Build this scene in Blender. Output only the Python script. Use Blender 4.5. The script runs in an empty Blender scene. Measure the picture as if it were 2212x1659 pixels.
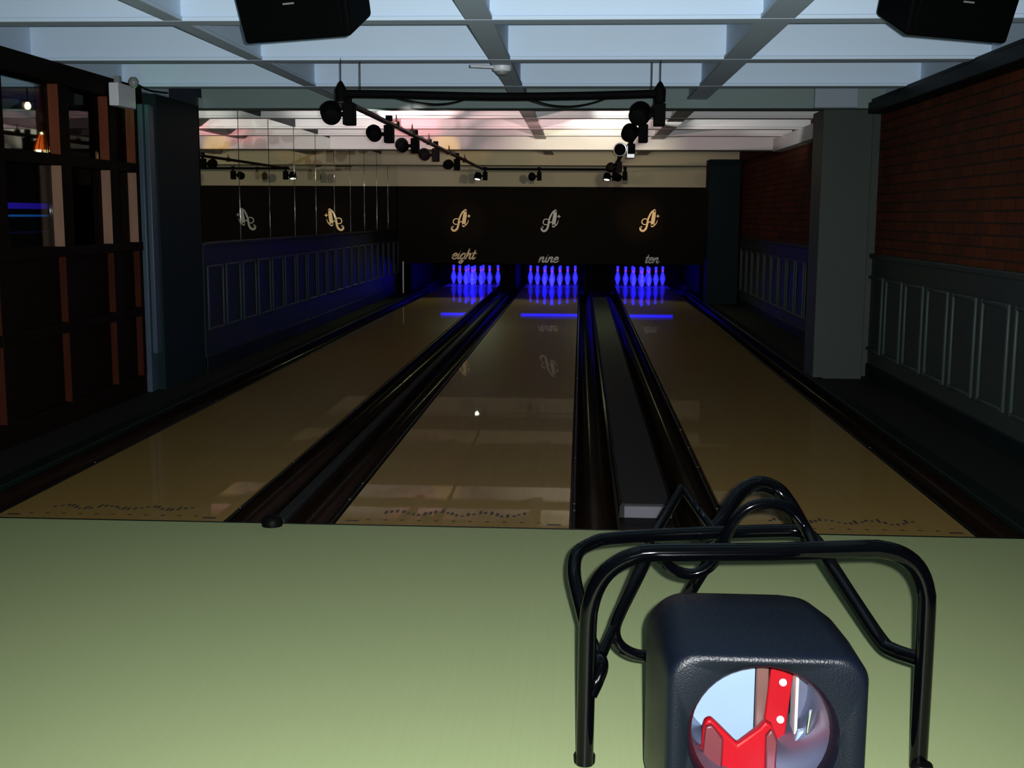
import bpy, bmesh, math, random
from mathutils import Vector, Matrix
random.seed(7)
S = bpy.context.scene
COL = S.collection
R = math.radians

# ------------------------------------------------------------------ camera
# world: X to the right, Y down the lanes (foul line at Y=0), Z up
CX, CY, CZ = 0.5629, -5.1056, 1.3807
YAW, PIT, ROL = 0.05735, 0.14211, 0.0055
FPX = 2543.0
fw = Vector((-math.sin(YAW)*math.cos(PIT), math.cos(YAW)*math.cos(PIT), -math.sin(PIT)))
rt = Vector((math.cos(YAW), math.sin(YAW), 0))
up = rt.cross(fw)
r2 = rt*math.cos(ROL) + up*math.sin(ROL)
u2 = up*math.cos(ROL) - rt*math.sin(ROL)
cd = bpy.data.cameras.new('camera')
cd.sensor_width = 36
cd.lens = FPX*36/2212
cd.clip_start = 0.05
cam = bpy.data.objects.new('camera', cd)
COL.objects.link(cam)
M = Matrix((r2, u2, -fw)).transposed().to_4x4()
M.translation = (CX, CY, CZ)
cam.matrix_world = M
S.camera = cam

# ------------------------------------------------------------------ world and exposure
w = bpy.data.worlds.new('world')
S.world = w
w.use_nodes = True
bg = w.node_tree.nodes['Background']
bg.inputs[0].default_value = (0.25, 0.75, 0.45, 1)
bg.inputs[1].default_value = 0.0015
S.view_settings.view_transform = 'Standard'
S.view_settings.look = 'None'
S.view_settings.gamma = 1
S.view_settings.use_curve_mapping = False
S.view_settings.exposure = 0.0

# ------------------------------------------------------------------ lights
def look(o, loc, tgt):
    o.location = loc
    d = Vector(tgt)-Vector(loc)
    o.rotation_euler = d.to_track_quat('-Z', 'Y').to_euler()
def spot(name, loc, tgt, col, watt, ang, blend=0.4, size=0.03):
    l = bpy.data.lights.new(name, 'SPOT')
    l.energy = watt
    l.color = col
    l.spot_size = R(ang)
    l.spot_blend = blend
    l.shadow_soft_size = size
    o = bpy.data.objects.new(name, l)
    COL.objects.link(o)
    look(o, loc, tgt)
    return o
def point(name, loc, col, watt, size=0.03):
    l = bpy.data.lights.new(name, 'POINT')
    l.energy = watt
    l.color = col
    l.shadow_soft_size = size
    o = bpy.data.objects.new(name, l)
    COL.objects.link(o)
    o.location = loc
    return o
# the flash that lit the photograph, just right of and above the lens
fl = Vector((CX, CY, CZ)) + r2*0.045 + u2*0.03
spot('camera_flash', fl, fl+fw*5-up*0.75, (0.97, 1.0, 1.0), 1520, 98, 1.0, 0.012)

# ------------------------------------------------------------------ materials
def newmat(name):
    m = bpy.data.materials.new(name)
    m.use_nodes = True
    return m, m.node_tree.nodes, m.node_tree.links, m.node_tree.nodes['Principled BSDF']
def setp(b, col, rough, metal=0, coat=0, spec=None, coatr=0.05):
    b.inputs['Base Color'].default_value = (*col, 1)
    b.inputs['Roughness'].default_value = rough
    b.inputs['Metallic'].default_value = metal
    b.inputs['Coat Weight'].default_value = coat
    b.inputs['Coat Roughness'].default_value = coatr
    if spec is not None:
        b.inputs['Specular IOR Level'].default_value = spec
def mat(name, col, rough=0.5, metal=0, coat=0, var=0.12, scale=14, bump=0.0, stretch=(1, 1, 1), spec=None, coatr=0.05):
    m, n, l, b = newmat(name)
    setp(b, col, rough, metal, coat, spec, coatr)
    tc = n.new('ShaderNodeTexCoord')
    mp = n.new('ShaderNodeMapping')
    mp.inputs['Scale'].default_value = stretch
    nz = n.new('ShaderNodeTexNoise')
    nz.inputs['Scale'].default_value = scale
    nz.inputs['Detail'].default_value = 5
    l.new(tc.outputs['Object'], mp.inputs[0])
    l.new(mp.outputs[0], nz.inputs['Vector'])
    mx = n.new('ShaderNodeMix')
    mx.data_type = 'RGBA'
    mx.inputs[6].default_value = (*[c*(1-var) for c in col], 1)
    mx.inputs[7].default_value = (*[min(1, c*(1+var)) for c in col], 1)
    l.new(nz.outputs['Fac'], mx.inputs[0])
    l.new(mx.outputs[2], b.inputs['Base Color'])
    if bump:
        bp = n.new('ShaderNodeBump')
        bp.inputs['Strength'].default_value = bump
        bp.inputs['Distance'].default_value = 0.01
        l.new(nz.outputs['Fac'], bp.inputs['Height'])
        l.new(bp.outputs[0], b.inputs['Normal'])
    return m
def emit(name, col, strength):
    m, n, l, b = newmat(name)
    setp(b, (0.02, 0.02, 0.02), 0.4)
    b.inputs['Emission Color'].default_value = (*col, 1)
    b.inputs['Emission Strength'].default_value = strength
    return m
def boards(name, c1, c2, width, rough, coat, coatr, jit=0.5, spec=0.5):
    """long narrow boards running along Y, each with its own tone, faint joints"""
    m, n, l, b = newmat(name)
    setp(b, c1, rough, 0, coat, spec, coatr)
    tc = n.new('ShaderNodeTexCoord')
    sx = n.new('ShaderNodeSeparateXYZ')
    l.new(tc.outputs['Object'], sx.inputs[0])
    dv = n.new('ShaderNodeMath'); dv.operation = 'DIVIDE'; dv.inputs[1].default_value = width
    l.new(sx.outputs[0], dv.inputs[0])
    fl_ = n.new('ShaderNodeMath'); fl_.operation = 'FLOOR'
    l.new(dv.outputs[0], fl_.inputs[0])
    wn = n.new('ShaderNodeTexWhiteNoise'); wn.noise_dimensions = '1D'
    l.new(fl_.outputs[0], wn.inputs['W'])
    mp = n.new('ShaderNodeMapping'); mp.inputs['Scale'].default_value = (30, 1.2, 1)
    l.new(tc.outputs['Object'], mp.inputs[0])
    nz = n.new('ShaderNodeTexNoise'); nz.inputs['Scale'].default_value = 3; nz.inputs['Detail'].default_value = 6
    l.new(mp.outputs[0], nz.inputs['Vector'])
    ad = n.new('ShaderNodeMath'); ad.operation = 'MULTIPLY_ADD'; ad.inputs[1].default_value = jit
    l.new(wn.outputs[0], ad.inputs[0]); l.new(nz.outputs['Fac'], ad.inputs[2])
    mx = n.new('ShaderNodeMix'); mx.data_type = 'RGBA'
    mx.inputs[6].default_value = (*c1, 1); mx.inputs[7].default_value = (*c2, 1)
    sc = n.new('ShaderNodeMath'); sc.operation = 'MULTIPLY'; sc.inputs[1].default_value = 0.66
    l.new(ad.outputs[0], sc.inputs[0]); l.new(sc.outputs[0], mx.inputs[0])
    fr = n.new('ShaderNodeMath'); fr.operation = 'FRACT'
    l.new(dv.outputs[0], fr.inputs[0])
    lt = n.new('ShaderNodeMath'); lt.operation = 'LESS_THAN'; lt.inputs[1].default_value = 0.03
    l.new(fr.outputs[0], lt.inputs[0])
    m2 = n.new('ShaderNodeMix'); m2.data_type = 'RGBA'
    m2.inputs[7].default_value = (*[c*0.92 for c in c1], 1)
    l.new(lt.outputs[0], m2.inputs[0]); l.new(mx.outputs[2], m2.inputs[6])
    l.new(m2.outputs[2], b.inputs['Base Color'])
    return m
def brick(name):
    m, n, l, b = newmat(name)
    setp(b, (0.2, 0.06, 0.03), 0.8, spec=0.15)
    tc = n.new('ShaderNodeTexCoord')
    sx = n.new('ShaderNodeSeparateXYZ'); l.new(tc.outputs['Object'], sx.inputs[0])
    cb = n.new('ShaderNodeCombineXYZ'); l.new(sx.outputs[1], cb.inputs[0]); l.new(sx.outputs[2], cb.inputs[1])
    bt = n.new('ShaderNodeTexBrick')
    bt.inputs['Color1'].default_value = (0.125, 0.028, 0.008, 1)
    bt.inputs['Color2'].default_value = (0.075, 0.020, 0.008, 1)
    bt.inputs['Mortar'].default_value = (0.022, 0.018, 0.010, 1)
    bt.inputs['Scale'].default_value = 1
    bt.inputs['Brick Width'].default_value = 0.225
    bt.inputs['Row Height'].default_value = 0.075
    bt.inputs['Mortar Size'].default_value = 0.006
    l.new(cb.outputs[0], bt.inputs['Vector'])
    nz = n.new('ShaderNodeTexNoise'); nz.inputs['Scale'].default_value = 2.2; nz.inputs['Detail'].default_value = 4
    l.new(tc.outputs['Object'], nz.inputs['Vector'])
    mx = n.new('ShaderNodeMix'); mx.data_type = 'RGBA'; mx.blend_type = 'MULTIPLY'; mx.inputs[0].default_value = 0.6
    l.new(bt.outputs[0], mx.inputs[6]); l.new(nz.outputs['Fac'], mx.inputs[7])
    l.new(mx.outputs[2], b.inputs['Base Color'])
    bp = n.new('ShaderNodeBump'); bp.inputs['Distance'].default_value = 0.012; bp.inputs['Strength'].default_value = 0.8; bp.invert = True
    l.new(bt.outputs['Fac'], bp.inputs['Height']); l.new(bp.outputs[0], b.inputs['Normal'])
    return m
def pin_mat():
    m, n, l, b = newmat('pin_plastic')
    setp(b, (0.82, 0.82, 0.8), 0.25, 0, 0.6)
    tc = n.new('ShaderNodeTexCoord')
    sx = n.new('ShaderNodeSeparateXYZ'); l.new(tc.outputs['Object'], sx.inputs[0])
    r = n.new('ShaderNodeValToRGB'); r.color_ramp.interpolation = 'CONSTANT'
    e = r.color_ramp.elements
    wh, rd = (0.55, 0.55, 0.54, 1), (0.75, 0.03, 0.04, 1)
    e[0].position = 0; e[0].color = wh
    e[1].position = 0.268/0.4; e[1].color = rd
    for p, c in ((0.280, wh), (0.292, rd), (0.304, wh)):
        q = e.new(p/0.4); q.color = c
    mr = n.new('ShaderNodeMath'); mr.operation = 'DIVIDE'; mr.inputs[1].default_value = 0.4
    l.new(sx.outputs[2], mr.inputs[0]); l.new(mr.outputs[0], r.inputs[0]); l.new(r.outputs[0], b.inputs['Base Color'])
    # the neck bands are fluorescent ink: they glow pink-red under the blacklight
    r2_ = n.new('ShaderNodeValToRGB'); r2_.color_ramp.interpolation = 'CONSTANT'
    e2 = r2_.color_ramp.elements
    e2[0].position = 0; e2[0].color = (0, 0, 0, 1)
    e2[1].position = 0.268/0.4; e2[1].color = (1, 0.08, 0.16, 1)
    for p, c in ((0.280, (0, 0, 0, 1)), (0.292, (1, 0.08, 0.16, 1)), (0.304, (0, 0, 0, 1))):
        q = e2.new(p/0.4); q.color = c
    l.new(mr.outputs[0], r2_.inputs[0]); l.new(r2_.outputs[0], b.inputs['Emission Color'])
    b.inputs['Emission Strength'].default_value = 0.45
    return m
def pane_mat():
    m, n, l, b = newmat('pane_glass')
    n.remove(b)
    out = n['Material Output']
    t = n.new('ShaderNodeBsdfTransparent'); t.inputs[0].default_value = (0.85, 0.9, 0.9, 1)
    g = n.new('ShaderNodeBsdfGlossy'); g.inputs['Roughness'].default_value = 0.02
    f = n.new('ShaderNodeFresnel'); f.inputs[0].default_value = 1.1
    mx = n.new('ShaderNodeMixShader')
    l.new(f.outputs[0], mx.inputs[0]); l.new(t.outputs[0], mx.inputs[1]); l.new(g.outputs[0], mx.inputs[2]); l.new(mx.outputs[0], out.inputs[0])
    return m

def gutter_mat():
    m, n, l, b = newmat('gutter_plastic')
    n.remove(b)
    out = n['Material Output']
    d = n.new('ShaderNodeBsdfDiffuse')
    tc = n.new('ShaderNodeTexCoord')
    nz = n.new('ShaderNodeTexNoise'); nz.inputs['Scale'].default_value = 5
    l.new(tc.outputs['Object'], nz.inputs['Vector'])
    mc = n.new('ShaderNodeMix'); mc.data_type = 'RGBA'
    mc.inputs[6].default_value = (0.004, 0.0028, 0.002, 1); mc.inputs[7].default_value = (0.010, 0.0055, 0.0035, 1)
    l.new(nz.outputs['Fac'], mc.inputs[0]); l.new(mc.outputs[2], d.inputs[0])
    g = n.new('ShaderNodeBsdfGlossy'); g.inputs['Roughness'].default_value = 0.14
    f = n.new('ShaderNodeFresnel'); f.inputs[0].default_value = 1.09
    mu = n.new('ShaderNodeMath'); mu.operation = 'MULTIPLY'; mu.inputs[1].default_value = 0.2
    mx = n.new('ShaderNodeMixShader')
    l.new(f.outputs[0], mu.inputs[0]); l.new(mu.outputs[0], mx.inputs[0])
    l.new(d.outputs[0], mx.inputs[1]); l.new(g.outputs[0], mx.inputs[2]); l.new(mx.outputs[0], out.inputs[0])
    return m
MT = dict(
    approach=boards('approach_boards', (0.222, 0.262, 0.128), (0.240, 0.283, 0.145), 0.0262, 0.5, 0.02, 0.25, 0.14, 0.06),
    lane=boards('lane_boards', (0.165, 0.105, 0.032), (0.215, 0.14, 0.045), 0.0264, 0.45, 0.26, 0.015, 0.3, 0.03),
    subfloor=mat('black_floor', (0.004, 0.005, 0.0045), 0.7, spec=0.2),
    gutter=gutter_mat(),
    divider=mat('divider_grey', (0.014, 0.016, 0.017), 0.6, spec=0.02),
    cover=mat('track_cover_grey', (0.018, 0.018, 0.019), 0.6, spec=0.02),
    lip=mat('pale_edge', (0.085, 0.082, 0.10), 0.5, spec=0.1),
    rubber=mat('black_rubber', (0.002, 0.002, 0.002), 0.5, spec=0.05),
    mark=mat('lane_mark', (0.03, 0.02, 0.012), 0.5),
    ceil=mat('ceiling_paint', (0.56, 0.71, 0.88), 0.6, var=0.03, scale=2, spec=0.3),
    ceilin=mat('inner_ceiling_paint', (0.66, 0.66, 0.66), 0.6, var=0.03, scale=2, spec=0.3),
    beamgrey=mat('beam_grey_paint', (0.175, 0.24, 0.235), 0.6, var=0.08, scale=3, spec=0.2),
    boxed=mat('boxed_paint', (0.26, 0.32, 0.38), 0.6, var=0.04, spec=0.2),
    bulk=mat('bulkhead_beige', (0.45, 0.40, 0.28), 0.65, var=0.08, scale=2),
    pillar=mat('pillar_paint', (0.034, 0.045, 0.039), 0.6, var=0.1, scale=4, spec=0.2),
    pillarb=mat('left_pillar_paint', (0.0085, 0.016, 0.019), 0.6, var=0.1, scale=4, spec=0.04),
    casing=mat('casing_paint', (0.034, 0.055, 0.082), 0.45, var=0.1, scale=4, spec=0.4),
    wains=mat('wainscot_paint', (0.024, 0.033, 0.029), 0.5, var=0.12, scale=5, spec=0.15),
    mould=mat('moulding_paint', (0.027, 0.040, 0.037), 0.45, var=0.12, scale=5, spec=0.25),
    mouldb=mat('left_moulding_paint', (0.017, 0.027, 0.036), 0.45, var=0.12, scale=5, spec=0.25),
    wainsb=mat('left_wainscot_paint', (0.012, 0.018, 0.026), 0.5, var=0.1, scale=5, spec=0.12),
    brick=brick('red_brick'),
    dark=mat('dark_trim', (0.004, 0.008, 0.007), 0.5, spec=0.08),
    mirror=mat('mirror_silver', (0.70, 0.74, 0.68), 0.012, 1, var=0.01),
    joint=mat('joint_chrome', (0.13, 0.14, 0.15), 0.06, 1, var=0.02),
    chrome=mat('chrome', (0.8, 0.82, 0.85), 0.09, 1, var=0.02),
    mask=mat('mask_black', (0.0075, 0.0055, 0.004), 0.7, 0, 0, 0.1, spec=0.05),
    pit=mat('pit_black', (0.0014, 0.0016, 0.0016), 0.6, spec=0.02),
    gold=mat('logo_gold', (0.74, 0.56, 0.30), 0.4, 0.1, var=0.05),
    silver=mat('logo_grey', (0.27, 0.26, 0.25), 0.4, 0.2, var=0.05),
    pin=pin_mat(),
    uv=emit('blacklight_tube', (0.006, 0.004, 1.0), 4),
    house=mat('lamp_housing', (0.01, 0.01, 0.012), 0.5),
    rig=mat('rig_black', (0.0025, 0.0025, 0.003), 0.7, spec=0.04),
    rigbrown=mat('rig_bronze', (0.035, 0.022, 0.013), 0.5, 0.1, spec=0.3),
    rigsilver=mat('rig_silver', (0.55, 0.56, 0.58), 0.35, 0.4),
    lenswhite=emit('lens_white', (1.0, 0.97, 0.92), 1.3),
    lensoff=mat('lens_glass', (0.004, 0.005, 0.006), 0.1, 0, 0, spec=0.2),
    speaker=mat('speaker_black', (0.0018, 0.0022, 0.0024), 0.6, bump=0.1, scale=200, spec=0.02),
    wood=mat('partition_wood', (0.115, 0.030, 0.014), 0.7, 0, 0, 0.4, 5, 0, (6, 6, 0.6), spec=0.1),
    woodmid=mat('partition_mid_wood', (0.20, 0.115, 0.08), 0.7, 0, 0, 0.3, 5, 0, (6, 6, 0.6), spec=0.1),
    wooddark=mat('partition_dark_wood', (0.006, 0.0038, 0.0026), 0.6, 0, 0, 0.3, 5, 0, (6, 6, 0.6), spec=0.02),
    woodlow=mat('partition_low_wood', (0.035, 0.009, 0.005), 0.6, 0, 0, 0.4, 5, 0, (6, 6, 0.6), spec=0.03),
    pane=pane_mat(),
    white=mat('white_plastic', (0.60, 0.63, 0.68), 0.4, var=0.03),
    greyp=mat('grey_plastic', (0.20, 0.23, 0.22), 0.4, var=0.05),
    green=emit('green_lens', (0.05, 1.0, 0.2), 5),
    tube=mat('black_enamel_tube', (0.0005, 0.0006, 0.0010), 0.07, 0, 0, 0.2, spec=0.3),
    hood=mat('hood_grey_plastic', (0.0014, 0.0026, 0.0060), 0.34, bump=0.2, scale=260, var=0.15, spec=0.22),
    hoodin=mat('hood_inner_black', (0.004, 0.004, 0.005), 0.35, spec=0.3),
    pale=mat('pale_blue_panel', (0.13, 0.185, 0.265), 0.4, var=0.03),
    brown=mat('brown_strip', (0.07, 0.028, 0.022), 0.45),
    red=mat('red_rubber', (0.19, 0.002, 0.005), 0.4, var=0.08, spec=0.12),
    darkred=mat('dark_red_rubber', (0.06, 0.004, 0.008), 0.5, var=0.1),
    steel=mat('brushed_steel', (0.15, 0.16, 0.24), 0.3, 0.75, var=0.1, stretch=(1, 1, 12)),
    amber=emit('amber_shade', (1.0, 0.13, 0.01), 1.1),
    warm=emit('warm_bulb', (1.0, 0.72, 0.32), 8),
    bluestrip=emit('violet_strip', (0.05, 0.02, 0.9), 0.28),
    cyanstrip=emit('cyan_strip', (0.01, 0.12, 0.5), 0.5),
    bar=mat('bar_wood', (0.03, 0.018, 0.012), 0.5, 0, 0, spec=0.1),
)

# ------------------------------------------------------------------ mesh helpers
class MB:
    def __init__(s): s.v = []; s.f = []
    def add(s, v, f):
        o = len(s.v); s.v += [tuple(x) for x in v]; s.f += [tuple(i+o for i in q) for q in f]; return s
    def box(s, x0, x1, y0, y1, z0, z1):
        return s.add([(x0, y0, z0), (x1, y0, z0), (x1, y1, z0), (x0, y1, z0), (x0, y0, z1), (x1, y0, z1), (x1, y1, z1), (x0, y1, z1)],
                     [(3, 2, 1, 0), (4, 5, 6, 7), (0, 1, 5, 4), (1, 2, 6, 5), (2, 3, 7, 6), (3, 0, 4, 7)])
    def rings(s, rs, cap=True, loop=False):
        n = len(rs[0]); v = [p for r in rs for p in r]; f = []
        m = len(rs)
        for i in range(m if loop else m-1):
            a, b = i*n, ((i+1) % m)*n
            for j in range(n):
                k = (j+1) % n
                f.append((a+j, a+k, b+k, b+j))
        if cap and not loop:
            f.append(tuple(reversed(range(n)))); f.append(tuple(range((m-1)*n, m*n)))
        return s.add(v, f)
    def tube(s, pts, r, n=14, smooth=6):
        P = catmull(pts, smooth) if smooth and len(pts) > 2 else [Vector(p) for p in pts]
        ts = []
        for i in range(len(P)):
            t = P[min(i+1, len(P)-1)]-P[max(i-1, 0)]
            ts.append(t.normalized())
        a = Vector((0, 0, 1)) if abs(ts[0].z) < 0.9 else Vector((1, 0, 0))
        nn = (a-ts[0]*a.dot(ts[0])).normalized()
        rs = []
        for i, p in enumerate(P):
            nn = (nn-ts[i]*nn.dot(ts[i])).normalized()
            bb = ts[i].cross(nn)
            rr = r[i*len(r)//len(P)] if isinstance(r, (list, tuple)) else r
            rs.append([p+(nn*math.cos(2*math.pi*k/n)+bb*math.sin(2*math.pi*k/n))*rr for k in range(n)])
        return s.rings(rs)
    def lathe(s, prof, n=24, at=(0, 0, 0), axis=(0, 0, 1)):
        q = Vector((0, 0, 1)).rotation_difference(Vector(axis)); at = Vector(at)
        rs = [[at+q @ Vector((r*math.cos(2*math.pi*k/n), r*math.sin(2*math.pi*k/n), z)) for k in range(n)] for r, z in prof]
        return s.rings(rs)
    def prism(s, poly, y0, y1):
        """polygon in XZ extruded along Y"""
        n = len(poly)
        v = [(x, y0, z) for x, z in poly]+[(x, y1, z) for x, z in poly]
        f = [tuple(range(n)), tuple(reversed(range(n, 2*n)))]+[(j, j+n, (j+1) % n+n, (j+1) % n) for j in range(n)]
        return s.add(v, f)
    def ribbon(s, pts, ws, y0, y1, smooth=8):
        """flat brush stroke in XZ with varying width, extruded in Y"""
        P = catmull([(p[0], 0, p[1]) for p in pts], smooth)
        m = len(P); W = []
        for i in range(m):
            t = i/(m-1)*(len(ws)-1); a = min(int(t), len(ws)-2) if len(ws) > 1 else 0
            W.append(ws[a]+(ws[a+1]-ws[a])*(t-a) if len(ws) > 1 else ws[0])
        L, Rr = [], []
        for i in range(m):
            t = (P[min(i+1, m-1)]-P[max(i-1, 0)]).normalized(); nrm = Vector((-t.z, 0, t.x))
            L.append(P[i]+nrm*W[i]/2); Rr.append(P[i]-nrm*W[i]/2)
        rs = [[(L[i].x, y0, L[i].z), (Rr[i].x, y0, Rr[i].z), (Rr[i].x, y1, Rr[i].z), (L[i].x, y1, L[i].z)] for i in range(m)]
        s.rings(rs)
        for c, wd in ((P[0], W[0]), (P[-1], W[-1])):
            s.prism([(c.x+math.cos(a*math.pi/6)*wd/2, c.z+math.sin(a*math.pi/6)*wd/2) for a in range(12)], y0, y1)
        return s
    def build(s, name, m, parent=None, bevel=0, seg=2, xf=None, ang=38):
        me = bpy.data.meshes.new(name)
        v = [xf @ Vector(p) for p in s.v] if xf else s.v
        me.from_pydata([tuple(p) for p in v], [], s.f)
        bm = bmesh.new(); bm.from_mesh(me); bmesh.ops.recalc_face_normals(bm, faces=bm.faces); bm.to_mesh(me); bm.free()
        me.polygons.foreach_set('use_smooth', [True]*len(me.polygons))
        me.set_sharp_from_angle(angle=R(ang))
        me.materials.append(MT[m] if isinstance(m, str) else m)
        o = bpy.data.objects.new(name, me)
        COL.objects.link(o)
        if parent: o.parent = parent
        if bevel:
            b = o.modifiers.new('bevel', 'BEVEL'); b.width = bevel; b.segments = seg; b.limit_method = 'ANGLE'; b.angle_limit = R(40)
        return o
def catmull(pts, n):
    P = [Vector(p) for p in pts]
    P = [P[0]*2-P[1]]+P+[P[-1]*2-P[-2]]
    out = []
    for i in range(1, len(P)-2):
        p0, p1, p2, p3 = P[i-1:i+3]
        for k in range(n):
            t = k/n
            out.append(0.5*((2*p1)+(p2-p0)*t+(2*p0-5*p1+4*p2-p3)*t*t+(3*p1-p0-3*p2+p3)*t**3))
    out.append(P[-2])
    return out
def tag(o, label=None, cat=None, group=None, kind=None):
    if label: o['label'] = label
    if cat: o['category'] = cat
    if group: o['group'] = group
    if kind: o['kind'] = kind
    return o
def empty(name, loc, label, cat, group=None, kind=None):
    o = bpy.data.objects.new(name, None); o.empty_display_size = 0.05
    COL.objects.link(o); o.location = loc
    return tag(o, label, cat, group, kind)
def copy_tree(o, loc, label, group=None):
    c = o.copy(); COL.objects.link(c); c.location = loc; c['label'] = label
    if group: c['group'] = group
    for ch in list(o.children):
        d = ch.copy(); COL.objects.link(d); d.parent = c
        for g in ch.children:
            e = g.copy(); COL.objects.link(e); e.parent = d
    return c
def struct(name, mb, m, label, cat, bevel=0, parent=None):
    o = mb.build(name, m, parent, bevel)
    if not parent: tag(o, label, cat, None, 'structure')
    return o

# ------------------------------------------------------------------ setting: floor, walls, ceiling
LW = 0.527
C8, C9, C10 = -1.582, 0.0, 1.778
XR, XM, XP = 3.10, -2.70, -2.80
struct('floor', MB().box(-2.86, XR+0.02, -9, -0.012, -0.12, 0), 'approach', 'pale green-yellow boarded approach floor in front of the lanes', 'floor')
struct('floor', MB().box(-8, XR+0.02, -0.012, 20.6, -0.2, -0.12), 'subfloor', 'black sub-floor under the lanes and gutters', 'floor')
struct('floor', MB().box(2.66, XR+0.02, -0.012, 20.3, -0.12, 0), 'subfloor', 'black floor strip beside the right wall', 'floor')
struct('floor', MB().box(-2.82, -2.46, -0.012, 20.3, -0.12, 0), 'subfloor', 'black floor strip below the mirrors and partition', 'floor')
struct('floor', MB().box(-8, -2.86, -9, 15, -0.119, -0.001), 'bar', 'dark floor of the lounge behind the partition', 'floor')
struct('trim_1', MB().box(-2.46, 2.66, -0.012, 0.004, -0.11, 0.001), 'dark', 'dark foul line strip across the head of the lanes', 'foul line')

wr = struct('wall_right', MB().box(XR, XR+0.15, -9, 16.5, 0, 2.8), 'brick', 'dark red brick wall on the right above grey panelling', 'wall')
wn = MB().box(XR-0.018, XR-0.001, -2, 16.4, 0.02, 1.03)
wn.build('wainscot', 'wains', wr)
MB().box(XR-0.045, XR-0.001, -2, 16.4, 1.03, 1.075).build('dado_rail', 'wains', wr, 0.012)
MB().box(XR-0.032, XR-0.001, -2, 16.4, 0.0, 0.12).build('skirting', 'dark', wr, 0.006)
pm = MB()
y = -1.0
while y < 16:
    # raised panel: a rectangular bolection moulding
    for a, b in ((y, y+0.035), (y+0.455, y+0.49)):
        pm.box(XR-0.040, XR-0.017, a, b, 0.235, 0.885)
    for a, b in ((0.235, 0.265), (0.855, 0.885)):
        pm.box(XR-0.0395, XR-0.017, y+0.034, y+0.456, a, b)
    y += 0.585
pm.build('panel_moulding', 'mould', wr, 0.009, 2)
struct('trim_2', MB().box(2.94, XR-0.001, -3, 5.10, 2.235, 2.33).box(2.965, XR-0.001, -3, 5.10, 2.33, 2.36), 'dark', 'dark cornice along the top of the right brick wall', 'cornice', 0.008)
struct('trim_6', MB().box(3.07, XR-0.001, -3, 5.10, 2.361, 2.739), 'ceil', 'pale plaster strip above the cornice of the right brick wall', 'trim')
struct('trim_3', MB().box(2.98, XR-0.001, 5.6, 10.28, 2.20, 2.36), 'ceilin', 'white soffit edge over the right wall beyond the pillar', 'trim', 0.005)

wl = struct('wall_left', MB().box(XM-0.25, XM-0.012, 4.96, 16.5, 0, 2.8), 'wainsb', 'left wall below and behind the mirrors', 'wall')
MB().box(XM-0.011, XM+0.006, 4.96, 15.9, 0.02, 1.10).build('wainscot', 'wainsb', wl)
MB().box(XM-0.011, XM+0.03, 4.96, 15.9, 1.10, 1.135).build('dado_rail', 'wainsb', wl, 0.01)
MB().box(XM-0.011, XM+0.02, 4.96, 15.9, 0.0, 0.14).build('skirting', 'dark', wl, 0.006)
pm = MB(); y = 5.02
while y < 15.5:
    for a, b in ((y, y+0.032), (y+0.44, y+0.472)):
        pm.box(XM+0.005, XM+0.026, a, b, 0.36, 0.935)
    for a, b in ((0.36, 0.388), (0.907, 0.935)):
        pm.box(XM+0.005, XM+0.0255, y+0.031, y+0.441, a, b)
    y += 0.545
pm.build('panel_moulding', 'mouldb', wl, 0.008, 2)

# mirror panels with bevelled chrome joints
MY = [4.97]+[6.125+1.0925*i for i in range(9)]+[15.88]
ordn = ['first', 'second', 'third', 'fourth', 'fifth', 'sixth', 'seventh', 'eighth', 'ninth', 'tenth', 'eleventh']
for i in range(len(MY)-1):
    o = MB().box(XM-0.011, XM, MY[i], MY[i+1]-0.002, 1.135, 2.36).build('mirror_panel', 'mirror')
    tag(o, 'tall mirror panel over the left panelling, %s from the grey pillar' % ordn[i], 'mirror', 'mirror panels on the left wall')
    if i < len(MY)-2:
        g = MB(); yy = MY[i+1]
        g.tube([(XM+0.0005, yy, 1.136), (XM+0.0005, yy, 2.359)], 0.003, 10, 0)
        g.build('joint_strip', 'joint', o)

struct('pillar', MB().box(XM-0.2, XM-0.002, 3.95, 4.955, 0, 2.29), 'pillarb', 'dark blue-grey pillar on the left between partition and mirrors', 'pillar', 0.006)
struct('pillar', MB().box(2.575, 2.99, 5.1, 5.52, 0, 2.275), 'pillar', 'grey-green square pillar on the right nearest the camera', 'pillar', 0.006)
struct('pillar', MB().box(2.99, XR-0.001, 5.3, 5.7, 0, 2.275), 'pillar', 'grey return strip joining the near right pillar to the brick wall', 'pillar')
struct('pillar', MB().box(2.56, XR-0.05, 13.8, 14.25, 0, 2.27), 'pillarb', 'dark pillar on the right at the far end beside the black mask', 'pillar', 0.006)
struct('trim_4', MB().box(XP-0.03, XP+0.045, 3.80, 3.945, 0, 2.20).box(XP+0.045, XP+0.085, 3.83, 3.945, 0.30, 2.20), 'casing', 'pale blue-grey upright casing at the end of the wooden partition', 'trim', 0.008)

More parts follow.
